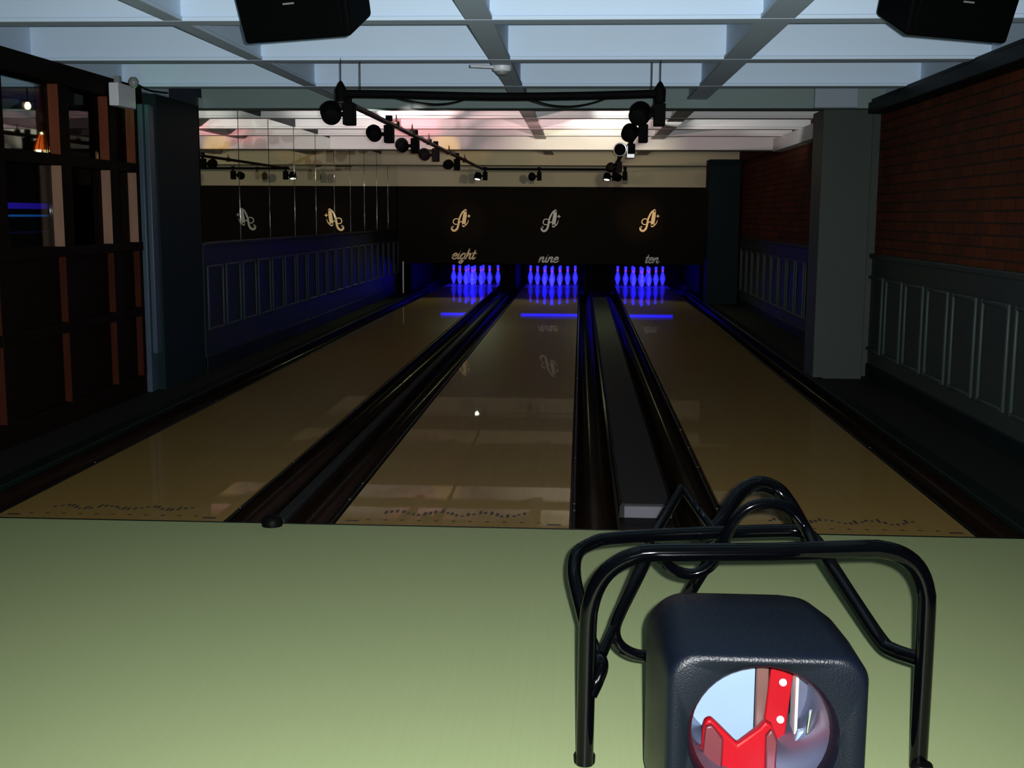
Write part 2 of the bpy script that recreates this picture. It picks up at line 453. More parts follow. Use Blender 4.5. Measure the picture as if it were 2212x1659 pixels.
ce = struct('ceiling', MB().box(-8, XR+0.02, -9, 20.6, 2.74, 2.8), 'ceil', 'pale coffered ceiling over the lanes', 'ceiling')
def cross(y, xa=-8, xb=XR, m='ceil'):
    b = MB().box(xa, xb, y+0.012, y+0.11, 2.372, 2.74).box(xa, xb, y-0.012, y+0.13, 2.350, 2.372)
    b.build('cross_beam', m, ce, 0.004)
for y in (-2.1, -0.55, 0.985, 2.51, 4.04): cross(y)
for y in (6.97, 8.43, 9.60): cross(y, XM-0.01, XR, 'ceilin')
for x0, x1 in ((-4.62, -4.5), (-3.10, -2.98), (-1.575, -1.475), (-0.035, 0.105), (1.435, 1.605)):
    for ya, yb, m in ((-6, 5.1, 'ceil'), (5.35, 15.8, 'ceilin')):
        if ya > 0 and x0 < -2.7: continue
        MB().box(x0+0.015, x1-0.015, ya, yb, 2.374, 2.74).box(x0, x1, ya, yb, 2.352, 2.374).build('long_beam', m, ce, 0.004)
MB().box(-2.9, 3.09, 5.1, 5.35, 2.282, 2.6).build('deep_beam', 'beamgrey', ce, 0.005)
MB().box(XM-0.01, 3.09, 10.3, 10.6, 2.222, 2.6).build('deep_beam', 'ceilin', ce, 0.005)
MB().box(XM-0.01, 3.09, 14.3, 14.6, 2.19, 2.6).build('deep_beam', 'bulk', ce, 0.005)
struct('trim_5', MB().box(2.49, 2.845, 5.055, 5.098, 2.285, 2.45), 'boxed', 'white boxed panel on the deep beam above the right pillar', 'trim', 0.004)
struct('wall_back', MB().box(XM-0.2, XR, 15.90, 16.1, 1.885, 2.74), 'bulk', 'beige bulkhead wall above the black mask', 'wall')
struct('wall_pit', MB().box(XM-0.2, XR, 20.4, 20.6, -0.12, 2.74), 'pit', 'black end wall of the pin pit', 'wall')
struct('wall_lounge', MB().box(-8, -7.85, -9, 15, 0, 2.74).box(-8, XM-0.25, 14.9, 15.05, 0, 2.74), 'bar', 'dark brown wall of the lounge behind the partition', 'wall')
struct('wall_front', MB().box(XP-0.1, XP-0.02, -9, 0.55, 0, 2.36), 'wooddark', 'dark wood wall on the left beside the approach', 'wall')

# ------------------------------------------------------------------ lanes
LANES = [(C8, 'eight', 'left-hand'), (C9, 'nine', 'middle'), (C10, 'ten', 'right-hand')]
for c, nm, side in LANES:
    t = empty('bowling_lane', (c, 0, 0), '%s bowling lane, brown boards running up to the word %s' % (side, nm), 'lane', 'bowling lanes')
    MB().box(-LW, LW, 0.006, 19.5, -0.1, 0).build('lane_surface', 'lane', t)
    for i in range(11):
        MB().lathe([(0.010, 0.0004), (0.010, 0.0012)], 12, ((i-5)*0.078, 0.09, 0)).build('marking_dot', 'mark', t)
    for i in range(26):
        x = -0.33+i*0.026+random.uniform(-.004, .004)
        h = random.uniform(0.02, 0.07); yy = 0.20+0.03*math.sin(i*0.8)
        MB().box(x-0.007, x+0.007, yy, yy+h, 0.0004, 0.0012).build('marking_dash', 'mark', t)
    for sx in (-1, 1):
        MB().box(sx*0.46-0.03, sx*0.46+0.03, 0.05, 0.075, 0.0004, 0.0012).build('marking_dash', 'mark', t)

def gutter(x0, x1, y1=16.95):
    cx, hw = (x0+x1)/2, (x1-x0)/2
    prof = [(-hw+0.0015, -0.012), (-hw+0.014, -0.012)]
    for k in range(0, 13):
        a = math.pi*k/12
        prof.append((-(hw-0.018)*math.cos(a), -0.014-0.072*math.sin(a)))
    prof += [(hw-0.014, -0.012), (hw-0.0015, -0.012), (hw-0.0015, -0.112), (-hw+0.0015, -0.112)]
    return MB().prism(prof, 0.006, y1)
GUT = [(C8-LW-0.235, C8-LW, 'outer gutter along the left edge of the left-hand lane', 1, (1.2, 3.4, 6.0)),
       (C8+LW, C8+LW+0.235, 'gutter on the right edge of the left-hand lane', -1, (0.25, 1.3, 2.2, 3.0)),
       (C9-LW-0.235, C9-LW, 'gutter on the left edge of the middle lane', 1, (0.45, 0.8, 5.2)),
       (C9+LW, C9+LW+0.235, 'gutter on the right edge of the middle lane', -1, (0.32, 0.45, 1.55, 4.9)),
       (C10-LW-0.235, C10-LW, 'gutter on the left edge of the right-hand lane', 1, (0.41, 1.35, 1.9, 2.5, 3.23, 3.92, 4.6, 4.85)),
       (C10+LW, C10+LW+0.235, 'outer gutter along the right edge of the right-hand lane', -1, (2.0, 5.0))]
for x0, x1, lab, sd, ys in GUT:
    t = empty('lane_gutter', ((x0+x1)/2, 0, 0), 'dark glossy '+lab, 'gutter', 'lane gutters')
    gutter(-(x1-x0)/2, (x1-x0)/2).build('gutter_trough', 'gutter', t, ang=20)
    xr = sd*((x1-x0)/2-0.022)
    rl = MB().tube([(xr, 0.012, -0.008), (xr, 16.9, -0.008)], 0.011, 10, 0).build('bumper_rail', 'rubber', t)
    for yy in ys:
        MB().lathe([(0.0075, -0.004), (0.0075, 0.002), (0.005, 0.006), (0.001, 0.0075)], 10, (xr, yy, 0.0)).build('stud', 'chrome', rl)
# divider between lanes eight and nine, and the return-track cover between nine and ten
t = empty('lane_divider', (-0.791, 0, 0), 'narrow grey divider strip between the left-hand and middle lanes', 'divider')
MB().prism([(-0.0285, -0.11), (0.0285, -0.11), (0.0285, 0.004), (0.02, 0.012), (-0.02, 0.012), (-0.0285, 0.004)], 0.03, 16.95).build('divider_strip', 'divider', t)
kb = MB().lathe([(0.046, 0.0005), (0.047, 0.02), (0.040, 0.036), (0.025, 0.046), (0.004, 0.049)], 24, (-0.80, -0.045, 0.0))
tag(kb.build('rubber_stop', 'rubber'), 'black domed rubber stop on the foul line at the end of the divider', 'stop')
t = empty('return_track_cover', (0.889, 0, 0), 'long grey cover over the ball track between the middle and right-hand lanes', 'track cover')
MB().prism([(-0.125, -0.11), (0.125, -0.11), (0.125, 0.012), (0.112, 0.028), (-0.112, 0.028), (-0.125, 0.012)], 0.38, 16.95).build('cover_strip', 'cover', t)
MB().box(-0.105, 0.105, 0.34, 0.379, -0.05, 0.024).build('end_lip', 'lip', t, 0.004)
MB().box(-0.125, 0.125, 0.006, 0.339, -0.11, -0.03).build('recess_plate', 'rubber', t)
for x0, x1, lab in ((-2.455, C8-LW-0.237, 'narrow black capping beside the left-hand gutter'), (C10+LW+0.237, 2.655, 'narrow black capping beside the right-hand gutter')):
    tag(MB().prism([(x0, -0.11), (x1, -0.11), (x1, 0.014), (x0, 0.014)], 0.006, 17.5).build('gutter_capping', 'dark', None, 0.006), lab, 'capping')
# kickback walls and pit ceiling round the pin decks
for x0, x1, z0, lab in ((-2.66, -2.465, 0.001, 'left of the pins under the word eight'), (-0.93, -0.65, -0.119, 'between the pins under eight and nine'),
                    (0.64, 1.14, -0.119, 'between the pins under nine and ten'), (2.665, 3.04, 0.001, 'right of the pins under the word ten')):
    tag(MB().box(x0, x1, 15.96 if x0 < -2 or x0 > 2 else 17.0, 20.3, z0, 0.62).build('kickback_panel', 'pit'), 'black kickback panel standing '+lab, 'kickback panel', 'kickback panels')  # outer pair lengthened toward the mask to keep blue spill off the walls
tag(MB().box(XM+0.02, XR-0.05, 15.93, 20.3, 0.72, 0.76).build('pit_cover', 'pit'), 'black cover over the pin decks behind the mask', 'pit cover')

# ------------------------------------------------------------------ mask, logos, names
mo = MB().box(XM+0.012, XR-0.012, 15.90, 15.925, 0.535, 1.884).build('masking_panel', 'mask')
tag(mo, 'wide black masking panel above the pins across all three lanes', 'masking panel')
LK = 805.0
def logo(cx, z0, m, nm, lab):
    # coordinates traced as a script capital A: (x right, y up), origin at the lower left of the letter
    def q(*p): return [((x-330)/LK, (485-yv)/LK) for x, yv in p]
    t = empty('letter_sign', (cx, 15.885, z0), lab, 'sign', 'script letter signs on the black mask')
    b = MB()
    y0, y1 = -0.012, 0.0
    k = 1/LK
    b.ribbon(q((420, 188), (412, 260), (402, 330), (394, 400)), [40*k, 52*k, 54*k, 44*k], y0, y1)
    b.ribbon(q((424, 182), (385, 205), (350, 265), (328, 330), (318, 400), (298, 450), (262, 474), (232, 462), (226, 436), (238, 420)),
             [16*k, 22*k, 24*k, 25*k, 28*k, 30*k, 30*k, 28*k, 26*k, 30*k], y0-0.001, y1)
    b.ribbon(q((326, 312), (290, 304), (258, 318), (246, 350), (262, 378), (296, 384), (330, 366), (358, 345), (396, 372)),
             [12*k, 13*k, 14*k, 15*k, 14*k, 13*k, 13*k, 14*k, 14*k], y0+0.001, y1)
    b.ribbon(q((398, 408), (430, 388), (452, 358), (464, 322)), [22*k, 16*k, 12*k, 7*k], y0+0.002, y1)
    b.build('letter', m, t)
    st = MB(); c = q((470, 266))[0]; pts = []
    for i in range(8):
        a = i*math.pi/4+math.pi/2; rr = (30*k if i % 2 == 0 else 11*k)
        pts.append((c[0]+rr*math.cos(a), c[1]+rr*math.sin(a)))
    st.prism(pts, y0, y1).build('star', m, t)
    for px in (-0.02, 0.06):
        MB().tube([(px, 0.0, 0.2), (px, 0.0145, 0.2)], 0.005, 8, 0).build('stand_off', 'rig', t)
logo(-1.597, 1.096, 'gold', 'eight', 'gold script letter A with a star above the word eight')
logo(-0.003, 1.098, 'silver', 'nine', 'grey script letter A with a star above the word nine')
logo(1.733, 1.112, 'gold', 'ten', 'bright gold script letter A with a star above the word ten')

GL = {'e': ([[(0.06, .48), (.4, .58), (.5, .82), (.32, 1.0), (.1, .82), (.03, .4), (.18, .06), (.42, .05), (.66, .32)]], .62),
      'i': ([[(.12, 1), (.1, .6), (.1, .2), (.22, 0.03), (.42, .3)], [(.16, 1.36), (.17, 1.38)]], .38),
      'g': ([[(.5, .85), (.28, 1), (.06, .65), (.06, .2), (.24, .02), (.48, .35)], [(.53, 1), (.5, .3), (.46, -.4), (.28, -.72), (.06, -.6), (.1, -.4), (.5, -.05), (.74, .3)]], .68),
      'h': ([[(.14, 1.75), (.1, 1), (.06, .03)], [(.08, .5), (.3, .95), (.47, .92), (.46, .5), (.46, .15), (.6, .04), (.78, .3)]], .74),
      't': ([[(.18, 1.5), (.14, .8), (.12, .2), (.25, .03), (.46, .28)], [(-.06, 1.02), (.2, 1.04), (.42, 1.02)]], .42),
      'n': ([[(.08, 1), (.07, .5), (.05, .03)], [(.07, .5), (.3, .97), (.47, .92), (.46, .5), (.46, .15), (.6, .04), (.78, .3)]], .74)}
def word(txt, x0, z0, h, width, m, lab):
    adv = sum(GL[c][1] for c in txt)
    sh = 0.34
    sx = width/(adv*h+sh*h*0.6)
    t = empty('lane_name_sign', (x0, 15.885, z0), lab, 'sign', 'lane name signs on the black mask')
    x = 0
    for c in txt:
        b = MB()
        for stt in GL[c][0]:
            pts = [((x+px)*h*sx+pz*h*sh, pz*h) for px, pz in stt]
            b.ribbon(pts, [h*0.22, h*0.28, h*0.24, h*0.2], -0.010-0.0007*random.random(), 0.0135, 6)
        b.build('letter_'+c, m, t)
        x += GL[c][1]
word('eight', -1.733, 0.610, 0.100, 0.44, 'gold', 'small gold script word eight low on the black mask')
word('nine', -0.185, 0.562, 0.092, 0.37, 'silver', 'small grey script word nine low on the black mask')
word('ten', 1.690, 0.565, 0.092, 0.27, 'silver', 'small tan script word ten low on the black mask')

# ------------------------------------------------------------------ pins and blacklights
PROF = [(0.0258, 0.0), (0.0286, 0.004), (0.0360, 0.03), (0.0455, 0.057), (0.0530, 0.086), (0.0605, 0.114), (0.0600, 0.130), (0.0560, 0.149), (0.0468, 0.184), (0.0355, 0.219),
        (0.0245, 0.254), (0.0232, 0.274), (0.0250, 0.292), (0.0300, 0.318), (0.0323, 0.343), (0.0300, 0.362), (0.0230, 0.374), (0.012, 0.3795), (0.001, 0.381)]
pin0 = None
rows = [[('head pin at the front point', 0)], [('left pin of the second row', -.1524), ('right pin of the second row', .1524)],
        [('left pin of the third row', -.3048), ('middle pin of the third row', 0), ('right pin of the third row', .3048)],
        [('far left pin of the back row', -.4572), ('inner left pin of the back row', -.1524), ('inner right pin of the back row', .1524), ('far right pin of the back row', .4572)]]
for c, nm, side in LANES:
    for ri, row in enumerate(rows):
        for d, dx in row:
            loc = (c+dx, 18.29+ri*0.264, 0.0006)
            lab = 'red-banded white bowling pin, %s under %s' % (d, nm)
            if pin0 is None:
                pin0 = MB().lathe(PROF, 28).build('bowling_pin', 'pin', ang=60); o = pin0
            else:
                o = pin0.copy(); COL.objects.link(o)
            o.location = loc
            tag(o, lab, 'bowling pin', 'bowling pins in the rack under the word '+nm)
    t = empty('blacklight_lamp', (c, 18.03, 0.555), 'blue blacklight tube lamp hidden above the pins under the word %s' % nm, 'lamp', 'blacklight lamps over the pin decks')
    MB().box(-0.62, 0.62, -0.46, 0.05, 0.035, 0.115).build('lamp_housing', 'house', t, 0.005)
    MB().tube([(-0.6, 0, 0.0), (0.6, 0, 0.0)], 0.03, 14, 0).build('lamp_tube', 'uv', t)
    l = bpy.data.lights.new('blacklight', 'AREA'); l.shape = 'RECTANGLE'; l.size = 1.15; l.size_y = 0.05
    l.energy = 80; l.color = (0.003, 0.002, 1.0); l.spread = R(120)
    lo = bpy.data.objects.new('blacklight', l); COL.objects.link(lo)
    look(lo, (c, 17.64, 0.57), (c, 18.6, 0.10))

# ------------------------------------------------------------------ lighting rig
t = empty('lighting_frame', (0, 0, 2.14), 'black suspended lighting frame of four bars over the lanes', 'lighting frame')
NL, NR, FL, FR = (-0.975, 2.50), (1.05, 2.55), (-1.075, 14.6), (1.06, 14.6)
MB().tube([(NL[0]-.01, NL[1], 0.005), (NL[0]+.35, NL[1]+.005, 0), (0, 2.52, -0.012), (NR[0]-.5, NR[1], -.004), (NR[0]+.02, NR[1], 0.01)], 0.024, 14, 4).build('front_bar', 'rig', t)
MB().tube([(*NL, -0.035), (*FL, 0)], 0.020, 14, 0).build('side_bar', 'rigbrown', t)
MB().tube([(*NR, -0.03), (*FR, 0)], 0.020, 14, 0).build('side_bar', 'rig', t)
MB().tube([(FL[0], FL[1], 0), (FR[0], FR[1], 0)], 0.018, 14, 0).build('rear_bar', 'rig', t)
for cx_, cy_ in (NL, NR):
    MB().lathe([(0.034, -0.045), (0.036, 0.03), (0.026, 0.05), (0.012, 0.075), (0.003, 0.085)], 16, (cx_, cy_, 0)).build('corner_clamp', 'rig', t)
    for dx, dy in ((0.0, 0.0), (0.11 if cx_ < 0 else -0.05, 0.25)):
        zt = 0.225
        MB().tube([(cx_+dx, cy_+dy*0.3, 0.02), (cx_+dx, cy_+dy*0.3, zt)], 0.003, 6, 0).build('hanging_wire', 'rig', t)
for cx_, cy_ in (FL, FR):
    MB().tube([(cx_, cy_, 0), (cx_, cy_, 0.05)], 0.004, 6, 0).build('hanging_wire', 'rig', t)
for yk in (4.9, 5.9, 7.2, 9.2, 11.3):
    MB().lathe([(0.028, -0.028), (0.028, 0.026), (0.009, 0.032), (0.003, 0.085)], 12, (NL[0]+(FL[0]-NL[0])*(yk-NL[1])/(FL[1]-NL[1]), yk, -0.012)).build('bar_clamp', 'rigbrown', t)
MB().tube([(-0.62, 2.49, -0.02), (-0.5, 2.47, -0.05), (-0.36, 2.46, -0.066), (-0.24, 2.47, -0.052), (-0.13, 2.49, -0.015)], 0.005, 8, 6).build('loose_cable', 'rubber', t)
MB().tube([(0.22, 2.49, -0.03), (0.36, 2.47, -0.07), (0.5, 2.46, -0.078), (0.63, 2.47, -0.055), (0.75, 2.49, -0.012)], 0.005, 8, 6).build('loose_cable', 'rubber', t)

def fixture(x, y, side, aim, lab, lens='lensoff', hr=0.060, dxh=0.12, dzh=-0.115, bm='rig', bh=0.14, light=None):
    """moving head lamp: base box hung from the bar, yoke arm and drum head with a lens"""
    z = 2.14-0.0
    t = empty('moving_head_lamp', (x, y, z), lab, 'stage lamp', 'moving head lamps on the lighting frame')
    MB().lathe([(0.017, -0.045), (0.017, -0.01)], 10).box(-0.026, 0.026, -0.02, 0.02, -0.012, 0.032).build('clamp', 'rig', t, 0.003)
    MB().box(-0.036, 0.036, -0.055, 0.055, -0.045-bh, -0.045).build('base', 'rig', t, 0.006)
    if bm != 'rig':
        MB().box(-0.040, 0.030, -0.060, -0.0555, -0.045-bh, -0.045-bh*0.72).box(-0.046, -0.0365, -0.060, 0.03, -0.045-bh, -0.045-bh*0.15).build('mounting_plate', bm, t, 0.002)
        MB().lathe([(hr*1.07, -0.012), (hr*1.15, -0.010), (hr*1.15, 0.004), (hr*1.07, 0.006)], 24, (side*dxh, -0.01, dzh), aim).build('head_ring', 'rigsilver', t)
    hx = side*dxh; hz = dzh
    MB().tube([(side*0.034, 0, hz), (hx*0.72, 0, hz)], 0.016, 10, 0).build('arm', 'rig', t)
    q = Vector(aim).normalized()
    hd = MB().lathe([(hr*.35, -hr*1.0), (hr*.8, -hr*.85), (hr*.97, -hr*.4), (hr, 0), (hr, hr*.75), (hr*1.06, hr*.8), (hr*1.06, hr*1.0), (hr*.86, hr*1.0), (hr*.84, hr*.9)], 24, (hx, 0, hz), q)
    h = hd.build('head', bm if bm == 'rig' else 'rig', t, ang=30)
    MB().lathe([(hr*.83, hr*.88), (hr*.80, hr*.96), (hr*.4, hr*1.02), (hr*.02, hr*1.04)], 20, (hx, 0, hz), q).build('lens', lens, h)
    return Vector((x+hx, y, z+hz))+q*(hr*1.3)
Q = 'black moving head lamp on the lighting frame, '
WH, PK, RD, AM = (1.0, 0.96, 0.9), (1.0, 0.62, 0.60), (1.0, 0.10, 0.16), (1.0, 0.55, 0.04)
def sidex(y, a, b): return a[0]+(b[0]-a[0])*(y-a[1])/(b[1]-a[1])
p1 = fixture(-0.945, 2.62, -1, (-0.25, 0.95, 0.45), Q+'largest and nearest at the left corner', hr=0.066)
p2 = fixture(sidex(4.5, NL, FL), 4.5, -1, (-0.3, 1, 0.35), Q+'second along the left bar')
p3 = fixture(sidex(6.1, NL, FL), 6.1, -1, (-0.3, 1, 0.3), Q+'third along the left bar')
p4 = fixture(sidex(7.8, NL, FL), 7.8, -1, (-0.3, 1, 0.3), Q+'fourth along the left bar')
p5 = fixture(sidex(10.2, NL, FL), 10.2, -1, (0.1, 1, 0.1), Q+'fifth and last along the left bar')
p6 = fixture(-1.03, 14.58, -1, (-0.12, -0.30, -0.95), Q+'lit white at the far left corner', 'lenswhite')
p7 = fixture(-0.137, 14.6, -1, (0, 1, -0.2), Q+'middle of the far bar')
p8 = fixture(1.10, 14.58, -1, (-0.12, -0.30, -0.95), Q+'lit white at the far right corner', 'lenswhite')
p9 = fixture(1.26, 14.3, -1, (0.2, 1, -0.2), 'unlit black moving head lamp beside the white-lit one at far right corner', dzh=-0.13)
p10 = fixture(sidex(10.8, NR, FR), 10.8, -1, (0.1, 1, -0.1), Q+'last along the right bar', dxh=0.11)
p11 = fixture(sidex(6.9, NR, FR), 6.9, -1, (0.2, 1, 0.1), 'moving head lamp with pale ring and silver plate, halfway along right bar', bm='rigsilver', dxh=0.11, dzh=-0.10)
p12 = fixture(sidex(4.4, NR, FR)-0.01, 4.4, -1, (0.2, 1, 0.35), Q+'second along the right bar', hr=0.064, dxh=0.11)
p13 = fixture(1.055, 2.66, -1, (0.25, 1, 0.45), Q+'nearest at the right corner', hr=0.066, dxh=0.13)
# beams of the lamps thrown on the ceiling beams, the signs and the lanes
F2 = Vector((0, .07, -.03))
spot('beam_white_left', p2+F2, (-1.7, 6.97, 2.40), WH, 190, 36, 0.6)
spot('beam_white_left_far', p3+F2, (-2.3, 8.43, 2.50), (1.0, 0.86, 0.82), 130, 40, 0.8)
spot('beam_white_right', p12+F2, (1.0, 6.97, 2.44), WH, 300, 18, 0.6)
spot('beam_white_right_wall', p11+F2, (2.35, 8.43, 2.50), WH, 70, 34, 0.6)
spot('beam_red', p3+F2, (-1.36, 8.43, 2.46), RD, 260, 17, 0.5)
spot('beam_pink', p11+F2, (0.2, 8.43, 2.52), PK, 80, 84, 0.8)
spot('beam_pink_middle', p2+F2, (0.0, 6.97, 2.40), (1.0, 0.70, 0.66), 150, 44, 0.9)
spot('beam_pink_far', p3+F2, (0.0, 10.3, 2.30), (1.0, 0.55, 0.55), 120, 96, 1.0)
spot('beam_amber', p4+F2, (-1.2, 10.3, 2.25), AM, 130, 11, 0.8)
spot('beam_lane_left', p6, (-1.25, 13.2, 0), (0.85, 1.0, 0.5), 45, 96, 0.5)
spot('beam_lane_right', p8, (1.0, 13.2, 0), (0.85, 1.0, 0.5), 45, 96, 0.5)
spot('beam_sign_eight', p5, (-1.50, 15.9, 1.27), (1.0, 0.66, 0.30), 150, 9, 0.8)
spot('beam_sign_ten', p10, (1.58, 15.9, 1.34), (1.0, 0.60, 0.26), 290, 11, 0.9)
spot('beam_bulkhead', p11, (0.2, 15.9, 2.25), (1.0, 0.95, 0.6), 330, 44, 1.0)

# ------------------------------------------------------------------ ceiling fittings
def speaker(loc, yaw, lab):
    t = empty('hanging_loudspeaker', loc, lab, 'loudspeaker', 'loudspeakers hanging from the ceiling')
    t.rotation_euler = (0, 0, yaw)
    # origin: bottom front edge; cabinet leans forward at the top
    xf = Matrix.Rotation(R(16), 4, 'X')
    W, H, D = 0.29, 0.33, 0.30
    fr = [(-W, 0, 0), (W, 0, 0), (W+0.02, 0, H), (-W-0.02, 0, H)]
    bk = [(-W+0.08, D, 0.05), (W-0.08, D, 0.05), (W-0.07, D, H-0.04), (-W+0.07, D, H-0.04)]
    MB().rings([fr, bk]).build('cabinet', 'speaker', t, 0.018, 3, xf)
    MB().box(-W+0.03, W-0.03, -0.008, 0.001, 0.03, H-0.03).build('grille', 'speaker', t, 0.004, 2, xf)
    MB().box(-0.03, 0.03, -0.0105, -0.0085, 0.155, 0.162).build('badge', 'greyp', t, 0, 2, xf)
    MB().box(-0.05, 0.05, 0.10, 0.16, 0.22, 0.29).tube([(0, 0.13, 0.2), (0, 0.13, 0.36)], 0.018, 10, 0).build('ceiling_bracket', 'rig', t)
speaker((-0.685, 0.12, 2.128), -0.43, 'black loudspeaker hanging from the ceiling at top left')
speaker((2.15, 0.16, 2.128), 0.50, 'black loudspeaker hanging from the ceiling at top right')
t = empty('smoke_detector', (0.03, 2.83, 2.352), 'round white smoke detector under the middle ceiling beam', 'smoke detector')
MB().lathe([(0.062, 0), (0.062, -0.022), (0.055, -0.034), (0.048, -0.036)], 28).build('detector_base', 'white', t)
MB().lathe([(0.042, -0.034), (0.042, -0.044), (0.030, -0.056), (0.004, -0.058)], 24).build('sensor_cap', 'greyp', t)
MB().tube([(-0.20, -0.10, -0.010), (-0.056, -0.04, -0.010)], 0.010, 10, 0).build('conduit', 'white', t)
t = empty('exit_light', (-2.755, 3.22, 2.135), 'white box light mounted at the far top corner of the partition', 'exit light')
MB().box(-0.02, 0.05, 0, 0.33, 0, 0.16).build('housing', 'white', t, 0.006)
MB().box(0.0, 0.040, 0.331, 0.337, 0.03, 0.075).build('green_lamp', 'green', t)
MB().box(-0.01, 0.03, 0.08, 0.12, 0.16, 0.214).build('bracket', 'greyp', t)
point('exit_light_glow', (-2.715, 3.62, 2.18), (0.05, 1.0, 0.2), 0.25, 0.02)
t = empty('dome_camera', (-2.66, 3.40, 2.35), 'small grey ball camera under the ceiling above the white box light', 'camera')
MB().lathe([(0.002, -0.078), (0.022, -0.07), (0.036, -0.045), (0.036, -0.025), (0.025, -0.008), (0.018, 0.0)], 20).build('ball', 'greyp', t)
MB().tube([(0.02, 0.03, -0.05), (0.02, 0.25, -0.065), (0.03, 0.5, -0.055), (0.0, 0.7, -0.04)], 0.006, 8, 5).build('cable', 'rubber', t)
tag(MB().tube([(-2.60, 15.86, -0.11), (-2.60, 15.86, 0.56)], 0.016, 12, 0).build('metal_post', 'rigsilver'), 'thin pale metal post at the left foot of the black mask', 'post')

# ------------------------------------------------------------------ wooden partition and lounge behind it
t = empty('glazed_partition', (XP, 1.7, 0), 'dark red wooden partition with glazed upper panels on the left', 'partition')
PY = [-1.10, -0.15, 0.75, 1.55, 2.05]  # relative Y of post starts
for yy in PY:
    for z0, z1, m in ((0, 1.13, 'woodlow'), (1.13, 1.72, 'woodmid'), (1.72, 2.22, 'wood')):  # post tone steps with height: dark low, pale middle, red top
        MB().box(-0.074, 0, yy, yy+0.14, z0, z1).build('post', m, t, 0.005)
    MB().box(0.0005, 0.007, yy-0.002, yy+0.142, 0.14, 2.199).build('cover_strip', 'wooddark', t, 0.003)  # dark strip added so each post's aisle face reads as shaded
MB().box(-0.105, 0.012, -1.1, 2.20, 2.20, 2.335).build('top_rail', 'wooddark', t, 0.006)
MB().box(-0.09, 0.008, -1.1, 2.20, 1.685, 1.755).build('middle_rail', 'wooddark', t, 0.006)
MB().box(-0.10, 0.015, -1.1, 2.20, 1.10, 1.165).build('sill_rail', 'wooddark', t, 0.006)
MB().box(-0.08, 0.004, -1.1, 2.20, 0.0, 0.14).build('bottom_rail', 'wooddark', t, 0.006)
MB().box(-0.08, 0.004, -1.1, 2.20, 0.60, 0.67).build('lock_rail', 'wooddark', t, 0.006)
for a, b in zip(PY[:-1], PY[1:]):
    MB().box(-0.07, -0.045, a+0.14, b, 0.14, 1.10).build('lower_panel', 'wooddark', t)
    for z0, z1 in ((1.165, 1.685), (1.755, 2.20)):
        MB().box(-0.073, -0.067, a+0.14, b, z0, z1).build('pane', 'pane', t)

LX = -5.5
t = empty('bar_counter', (LX-0.4, 9.5, 0), 'dark bar counter in the lounge seen through the lower panes', 'bar counter')
MB().box(-0.35, 0.3, -3.5, 3.5, 0, 1.12).build('counter_body', 'bar', t)
MB().box(-0.4, 0.36, -3.55, 3.55, 1.12, 1.16).build('counter_top', 'bar', t, 0.005)
tag(MB().box(LX-0.85, LX-0.70, 7.2, 11.2, 1.43, 1.50).build('light_strip', 'bluestrip'), 'broad violet light strip behind the bar in the lower panes', 'light strip', 'light strips behind the bar')
tag(MB().box(LX-0.80, LX-0.70, 7.2, 9.7, 1.335, 1.36).build('light_strip', 'cyanstrip'), 'thin cyan light strip below the violet one', 'light strip', 'light strips behind the bar')
t = empty('back_shelf', (LX-0.95, 9.3, 0), 'tall dark shelf unit behind the lounge bar', 'shelf unit')
MB().box(-0.3, -0.25, -3.3, 3.3, 0, 2.3).build('back_board', 'bar', t)
for z in (1.30, 1.52, 1.9):
    MB().box(-0.249, 0.05, -3.3, 3.3, z-0.025, z).build('shelf', 'bar', t)
def pendant(loc, lab):
    t = empty('pendant_lamp', loc, lab, 'lamp')
    MB().lathe([(0.018, 0.17), (0.04, 0.15), (0.078, 0.05), (0.088, 0.0), (0.080, 0.002), (0.07, 0.05), (0.03, 0.145)], 8).build('lamp_shade', 'amber', t, ang=20)
    rb = MB()
    for k in range(8):
        a = 2*math.pi*k/8
        rb.tube([(0.041*math.cos(a), 0.041*math.sin(a), 0.151), (0.079*math.cos(a), 0.079*math.sin(a), 0.05), (0.089*math.cos(a), 0.089*math.sin(a), 0.0)], 0.005, 6, 3)
    rb.build('shade_rib', 'rig', t)
    MB().lathe([(0.004, 0.20), (0.012, 0.19), (0.014, 0.175), (0.006, 0.172)], 12).build('finial', 'warm', t)
    MB().tube([(0, 0, 0.20), (0, 0, 2.74-loc[2])], 0.004, 6, 0).build('cord', 'rig', t)
    for s in (-1, 1):
        MB().lathe([(0.004, -0.035), (0.022, -0.028), (0.03, -0.008), (0.022, 0.012), (0.006, 0.02)], 14, (s*0.025, s*0.048, 0)).build('bulb', 'warm', t)
pendant((-5.5, 8.06, 2.083), 'amber panelled pendant lamp with two bright bulbs seen through the partition')
t = empty('ceiling_bulb', (-5.5, 7.75, 2.55), 'single bright bulb in the lounge above the amber lamp', 'bulb')
MB().lathe([(0.003, -0.05), (0.025, -0.04), (0.034, -0.012), (0.026, 0.015), (0.014, 0.03)], 14).build('bulb', 'warm', t)
MB().tube([(0, 0, 0.028), (0, 0, 0.19)], 0.010, 8, 0).build('socket', 'rig', t)
tag(MB().box(-5.9, -5.45, 8.9, 11.4, 2.47, 2.56).build('soffit_box', 'white'), 'white soffit box hanging over the lounge bar', 'soffit')
FLB = [(-5.6, 9.1, 2.42), (-5.6, 9.22, 2.44), (-5.6, 9.35, 2.43), (-5.6, 9.6, 2.41), (-5.6, 9.62, 2.36), (-5.6, 9.62, 2.31)]
LBT = ['leftmost', 'second from left', 'third from left', 'top of the hanging three', 'middle of the hanging three', 'lowest of the hanging three']
